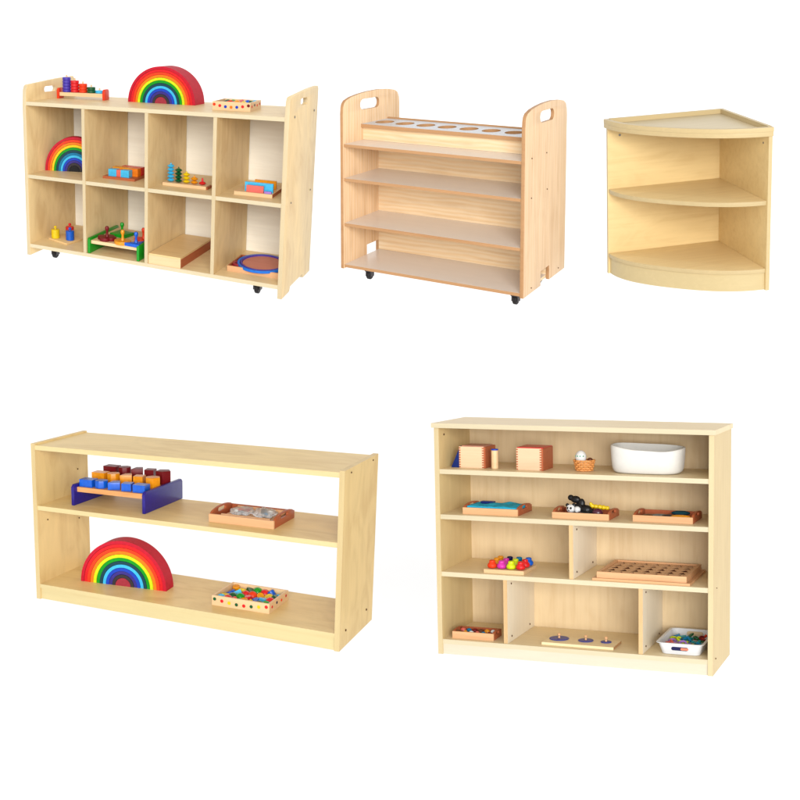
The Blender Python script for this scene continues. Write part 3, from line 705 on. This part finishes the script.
place('e', (.118, .158, zB + .0235)); bm = B(); box(bm, 0, .05, 0, .022, 0, .010); solo('blue_booklet', 'deep blue folded piece behind the turquoise cloth', 'cloth', bm, paint('painted_deep_blue', (20, 44, 120)), None, .002)

plain_tray('e', (.431, .042, zB), 0, .209, .145, .022, 'handled tray heaped with toy animals on the second shelf', ends=.034)
def blob(k, p, parts_, mats, label, nm, cat, voxel, rot=0., grp=None):
    """one continuous body grown from overlapping rounded masses"""
    bm = B()
    for c, r_, mi in parts_: ball(bm, c, r_, mi, 18, 12)
    me = bpy.data.meshes.new('t'); bm.to_mesh(me); bm.free()
    ob = bpy.data.objects.new('t', me); COL.objects.link(ob); md = ob.modifiers.new('r', 'REMESH'); md.mode = 'VOXEL'; md.voxel_size = voxel
    dg = bpy.context.evaluated_depsgraph_get(); dg.update(); ev = ob.evaluated_get(dg); bm = B(); bm.from_mesh(ev.to_mesh())
    bpy.data.objects.remove(ob)
    for _ in range(2): bmesh.ops.smooth_vert(bm, verts=bm.verts, factor=.5, use_axis_x=True, use_axis_y=True, use_axis_z=True)
    for f in bm.faces:
        q = f.calc_center_median(); best = None
        for c, r_, mi in parts_:
            rr_ = Vector(r_) if hasattr(r_, '__len__') else Vector((r_, r_, r_)); dd = q - Vector(c)
            v = Vector((dd.x / rr_.x, dd.y / rr_.y, dd.z / rr_.z)).length
            if best is None or v < best[0]: best = (v, mi)
        f.material_index = best[1]; f.smooth = True
    place(k, p, rot); return solo(nm, label, cat, bm, mats, grp, smooth=80)
BK, WH = P('black', rough=.5), P('white', rough=.5)
g = 'toy animals heaped in the second handled tray'
S_ = 1.35
PB = [((0, 0, .006), (.013, .012, .012), 1), ((-.009, -.004, .016), .0050, 0), ((.008, .000, .017), .0050, 0), ((.020, .006, .010), (.015, .012, .011), 0), ((.020, -.004, .006), (.009, .009, .008), 1), ((.040, .006, .006), (.018, .013, .012), 0), ((.062, .004, .002), (.016, .009, .008), 0), ((.026, .010, .020), (.010, .008, .014), 0), ((.008, .012, .030), (.014, .009, .010), 0), ((-.006, .012, .034), (.009, .007, .008), 0), ((.016, -.012, -.006), (.011, .006, .006), 0), ((.048, -.010, -.002), (.013, .006, .006), 0), ((-.005, -.011, .009), (.0028, .002, .003), 0), ((.004, -.0115, .009), (.0028, .002, .003), 0), ((-.001, -.0125, .003), (.002, .0015, .0018), 0)]
PB = [(tuple(v * S_ for v in c_), tuple(v * S_ for v in (r_ if hasattr(r_, '__len__') else (r_,) * 3)), m_) for c_, r_, m_ in PB]
blob('e', (.488, .090, zB + .022), PB,
     [BK, WH], 'black and white toy panda lying on its back across the tray', 'toy_panda', 'toy animal', .0016, -.15, g)
place('e', (.590, .075, zB + .010)); bm = B(); ball(bm, (0, 0, .012), (.020, .018, .016)); solo('plum_ball', 'dark plum ball near the end handle of the second tray', 'ball', bm, P('plum', rough=.25, coat=.6))
blob('e', (.588, .118, zB + .026), [((-.030, 0, .014), .009, 0), ((-.016, 0, .012), .0085, 0), ((-.002, 0, .011), .009, 0), ((.012, 0, .010), .0085, 0), ((.026, .002, .008), .008, 0), ((-.034, -.002, .022), .006, 0)], [P('yellow')], 'yellow lumpy toy caterpillar behind the plum ball', 'toy_caterpillar', 'toy animal', .0018, .05, g)
blob('e', (.552, .128, zB + .012), [((-.02, 0, .010), .010, 0), ((0, 0, .013), .012, 0), ((.012, -.004, .008), .009, 0)], [P('vermilion')], 'orange-red toy crab behind the panda', 'toy_crab', 'toy animal', .0018, 0, g)
blob('e', (.562, .078, zB + .008), [((-.03, 0, .006), (.014, .012, .010), 0), ((-.010, 0, .008), (.016, .012, .010), 0), ((.010, -.004, .006), (.012, .010, .009), 0)], [P('charcoal')], 'charcoal toy seal under the panda', 'toy_seal', 'toy animal', .0018, 0, g)

plain_tray('e', (.724, .052, zB), 0, .213, .165, .023, 'handled tray of grey and yellow felt pieces on the second shelf', ends=.034)
g = 'felt pieces in the third handled tray'
for lab, c, x, y, rx, ry, rz, rot in (('slate green felt leaf at the back of the third handled tray', 'teal', .870, .170, .034, .020, .012, .1), ('yellow felt leaf nearest the front of the third handled tray', 'amber', .888, .085, .036, .016, .010, .05), ('dark grey felt piece beside the yellow leaf', 'charcoal', .845, .095, .026, .016, .009, -.2), ('pale grey felt piece in the middle of the third handled tray', 'grey', .805, .115, .030, .020, .007, .3), ('rust felt piece nearest the round handle hole', 'brown', .768, .110, .026, .022, .006, .5)):
    place('e', (x, y, zB + .0115), rot); bm = B(); ball(bm, (0, 0, rz * .7 + .001), (rx, ry, rz * .7), n=24, m=12); solo('felt_piece', lab, 'felt piece', bm, P(c, rough=.9, coat=0), g)

# bead board
place('e', (.173, .030, zC)); bm = B(); box(bm, 0, .153, 0, .150, 0, .0135); solo('bead_board', 'square wooden board under twelve bright knobbed beads', 'toy board', bm, BEECH_P, None, .0015)
g = 'knobbed beads on the square board'
for row, (y, cs) in enumerate(((.030, ('vermilion', 'magenta', 'lemon', 'red')), (.080, ('amber', 'magenta', 'lemon', 'red')), (.122, ('amber', 'navy', 'ocean', 'blue')))):
    for i, c in enumerate(cs):
        if row == 1 and c == 'x': continue
        cn = {'vermilion': 'orange', 'lemon': 'lime yellow', 'navy': 'dark navy', 'ocean': 'sea blue', 'amber': 'yellow'}.get(c, c)
        place('e', (.173 + .022 + i * .0365, .030 + y, zC + .0138)); bm = B()
        lathe(bm, [(.010, 0), (.0160, .003), (.0182, .009), (.0168, .015), (.0125, .0195), (.0108, .0215), (.0115, .0245), (.0112, .0275), (.008, .030), (0, .031)], 24)
        solo('knobbed_bead', '%s knobbed bead, %s along the %s row of the square board' % (cn, ORD[i], ('front', 'middle', 'back')[row]), 'toy bead', bm, P(c, rough=.25, coat=.5), g)

# lattice tray, cell shade shaped as triangular openings over a dark floor
place('e', (.585, .018, zC)); r = thing('inset_tray', 'large wooden tray of small cells, their shade cut as triangular openings', 'tray')
bm = B(); box(bm, 0, .350, 0, .285, 0, .008); part('base_board', bm, BEECH, r, .002)
bm = B(); box(bm, .03, .32, .025, .255, .0082, .0100); part('cell_shade_floor', bm, wood('cell_shade_floor', (150, 74, 44), axis='x', figure=.4), r)  # dark floor colour stands in for the shade inside the cells
w0, d0, x0, y0 = .322, .262, .014, .010; h0, h1 = .0082, .030
for a in ((x0, x0 + w0, y0, y0 + .010), (x0, x0 + w0, y0 + d0 - .010, y0 + d0)):
    bm = B(); box(bm, a[0], a[1], a[2], a[3], h0, h1); part('rail', bm, BEECH, r, .0015)
for a in ((x0, x0 + .012), (x0 + w0 - .012, x0 + w0)):
    bm = B(); box(bm, a[0], a[1], y0 + .0103, y0 + d0 - .0103, h0, h1); part('rail', bm, BEECH, r, .0015)
shade_tri = []  # triangles imitate the shade in each lattice cell
for jj in range(5):
    for ii in range(7):
        cx_, cy_ = x0 + .034 + ii * .0424, y0 + .034 + jj * .0486
        shade_tri.append([(cx_ - .0175, cy_ - .019), (cx_ + .0175, cy_ - .019), (cx_, cy_ + .021)])
bm = B(); prism(bm, [(x0 + .0125, y0 + .0105), (x0 + w0 - .0125, y0 + .0105), (x0 + w0 - .0125, y0 + d0 - .0105), (x0 + .0125, y0 + d0 - .0105)], 'z', .0240, .0256, shade_tri)  # added plate, its openings take the form of the cells' shade
part('cell_shade_plate', bm, BEECH, r)

# little crate
plain_tray('e', (.046, .028, zD), .02, .160, .095, .026, 'small wooden crate of coloured pebbles in the lowest corner', ends=.031, nm='small_crate')
rnd = random.Random(3); g = 'coloured pebbles in the small crate'
cs = [('brown', 'brown'), ('amber', 'yellow'), ('white', 'white'), ('salmon', 'pink'), ('ocean', 'sea blue'), ('maroon', 'maroon')]
for j in range(2):
    for i in range(6):
        c, cn = cs[(i + j * 3) % 6]; place('e', (.066 + i * .0235, .048 + j * .040 + i * .0004, zD + .0085), rnd.uniform(0, 3)); bm = B(); ball(bm, (0, 0, .010), (.0115, .0095, .0095))
        solo('pebble', '%s pebble, %s along the %s row in the small crate' % (cn, ORD[i], ('front', 'back')[j]), 'pebble', bm, P(c), g)

# knobbed circle puzzle
place('e', (.389, .036, zD)); r = thing('circle_puzzle', 'thin pale puzzle board with three inset circles on the lowest level', 'toy board')
bm = B(); box(bm, 0, .268, 0, .112, 0, .0095); bevel(bm, .001); band(bm, (1, 0, 0), 1); part('board', bm, [E_H, PINE_E], r)
for sz, x, rr_ in (('large', .045, .036), ('middle-sized', .146, .028), ('small', .222, .020)):
    place('e', (.389 + x, .036 + .070, zD + .0097)); t = thing('knobbed_disc', '%s blue disc with a wooden knob on the pale puzzle board' % sz, 'toy disc', 'knobbed blue discs on the puzzle board')
    bm = B(); cyl(bm, rr_, 0, .003, n=40); part('disc', bm, paint('disc_blue', (52, 66, 160)), t)
    bm = B(); lathe(bm, [(.004, .0032), (.0035, .011), (.006, .014), (.006, .018), (.003, .021), (0, .0212)], 16); part('knob', bm, BEECH, t)

# white plastic tray and its letters
place('e', (.808, .026, zD)); WP = paint('white_plastic', (240, 242, 246), rough=.3, var=.01, coat=.3)
bm = B()
def rr_ring(hx, hy, z, rad=.02, n=6):
    pts = []
    for cx, cy, a0 in ((hx - rad, hy - rad, 0), (-hx + rad, hy - rad, PI / 2), (-hx + rad, -hy + rad, PI), (hx - rad, -hy + rad, 1.5 * PI)):
        for i in range(n + 1): a = a0 + PI / 2 * i / n; pts.append((cx + rad * math.cos(a), cy + rad * math.sin(a), z))
    return pts
cx, cy = .088, .128
prof_ = [(.066, .108, 0), (.068, .110, .001), (.079, .121, .040), (.086, .128, .0415), (.086, .128, .043), (.077, .119, .043), (.065, .107, .004)]
rings = [[bm.verts.new(Vector(p) + Vector((cx, cy, 0))) for p in rr_ring(a, b, z)] for a, b, z in prof_]
for q, (a, b) in enumerate(zip(rings, rings[1:])):
    n = len(a)
    for i in range(n): bm.faces.new([a[i], a[(i + 1) % n], b[(i + 1) % n], b[i]])
bm.faces.new(rings[0]); bm.faces.new(rings[-1]); bmesh.ops.recalc_face_normals(bm, faces=bm.faces)
r = thing('plastic_tray', 'white plastic tray of coloured letters in the last lower bay', 'tray')
part('body', bm, WP, r)
bm = B(); prism(bm, slot(cx, .023, .030, .0065), 'y', .0095, .0125); part('handle_slot', bm, P('navy'), r)
bm = B(); prism(bm, slot(cx + .017, .023, .014, .0045), 'y', .0080, .0094); part('handle_slot', bm, paint('coral', (236, 140, 110)), r)
bm = B(); prism(bm, slot(cx + .008, .028, .030, .008), 'y', .2375, .2400); part('handle_slot', bm, E_BACK, r)
rnd = random.Random(11); g = 'coloured plastic letters in the white tray'
cs = [('vermilion', 'orange'), ('ocean', 'sea blue'), ('purple', 'purple'), ('turquoise', 'turquoise'), ('salmon', 'coral'), ('dark_green', 'dark green'), ('lilac', 'lilac'), ('maroon', 'maroon'), ('lemon', 'lime')]
q = 0
for j in range(6):
    for i in range(5):
        c, cn = cs[(q * 2 + j) % 9]; q += 1
        place('e', (.808 + .034 + i * .027 + rnd.uniform(-.003, .003), .026 + .036 + j * .033, zD + .018 + rnd.uniform(0, .012)), rnd.uniform(0, 6), Matrix.Rotation(rnd.uniform(-.6, .6), 4, 'X') @ Matrix.Rotation(rnd.uniform(-.5, .5), 4, 'Y')); bm = B()
        kind = q % 4
        if kind == 0: torus(bm, .0115, .0040, n=20, m=8); nm = 'letter O'
        elif kind == 1: torus(bm, .0115, .0040, n=16, m=8, arc=4.4); nm = 'letter C'
        elif kind == 2:
            prism(bm, [(-.012, -.012), (.012, -.012), (.012, -.005), (-.005, -.005), (-.005, .015), (-.012, .015)], 'z', -.004, .004); nm = 'letter L'; bevel(bm, .0015)
        else:
            prism(bm, [(-.013, .008), (-.0035, .008), (-.0035, -.015), (.0035, -.015), (.0035, .008), (.013, .008), (.013, .015), (-.013, .015)], 'z', -.004, .004); nm = 'letter T'; bevel(bm, .0015)
        solo('plastic_letter', '%s plastic %s, %s across, %s row from the front of the white tray' % (cn, nm, ORD[i], ORD[j]), 'toy letter', bm, P(c, rough=.25, coat=.5), g)
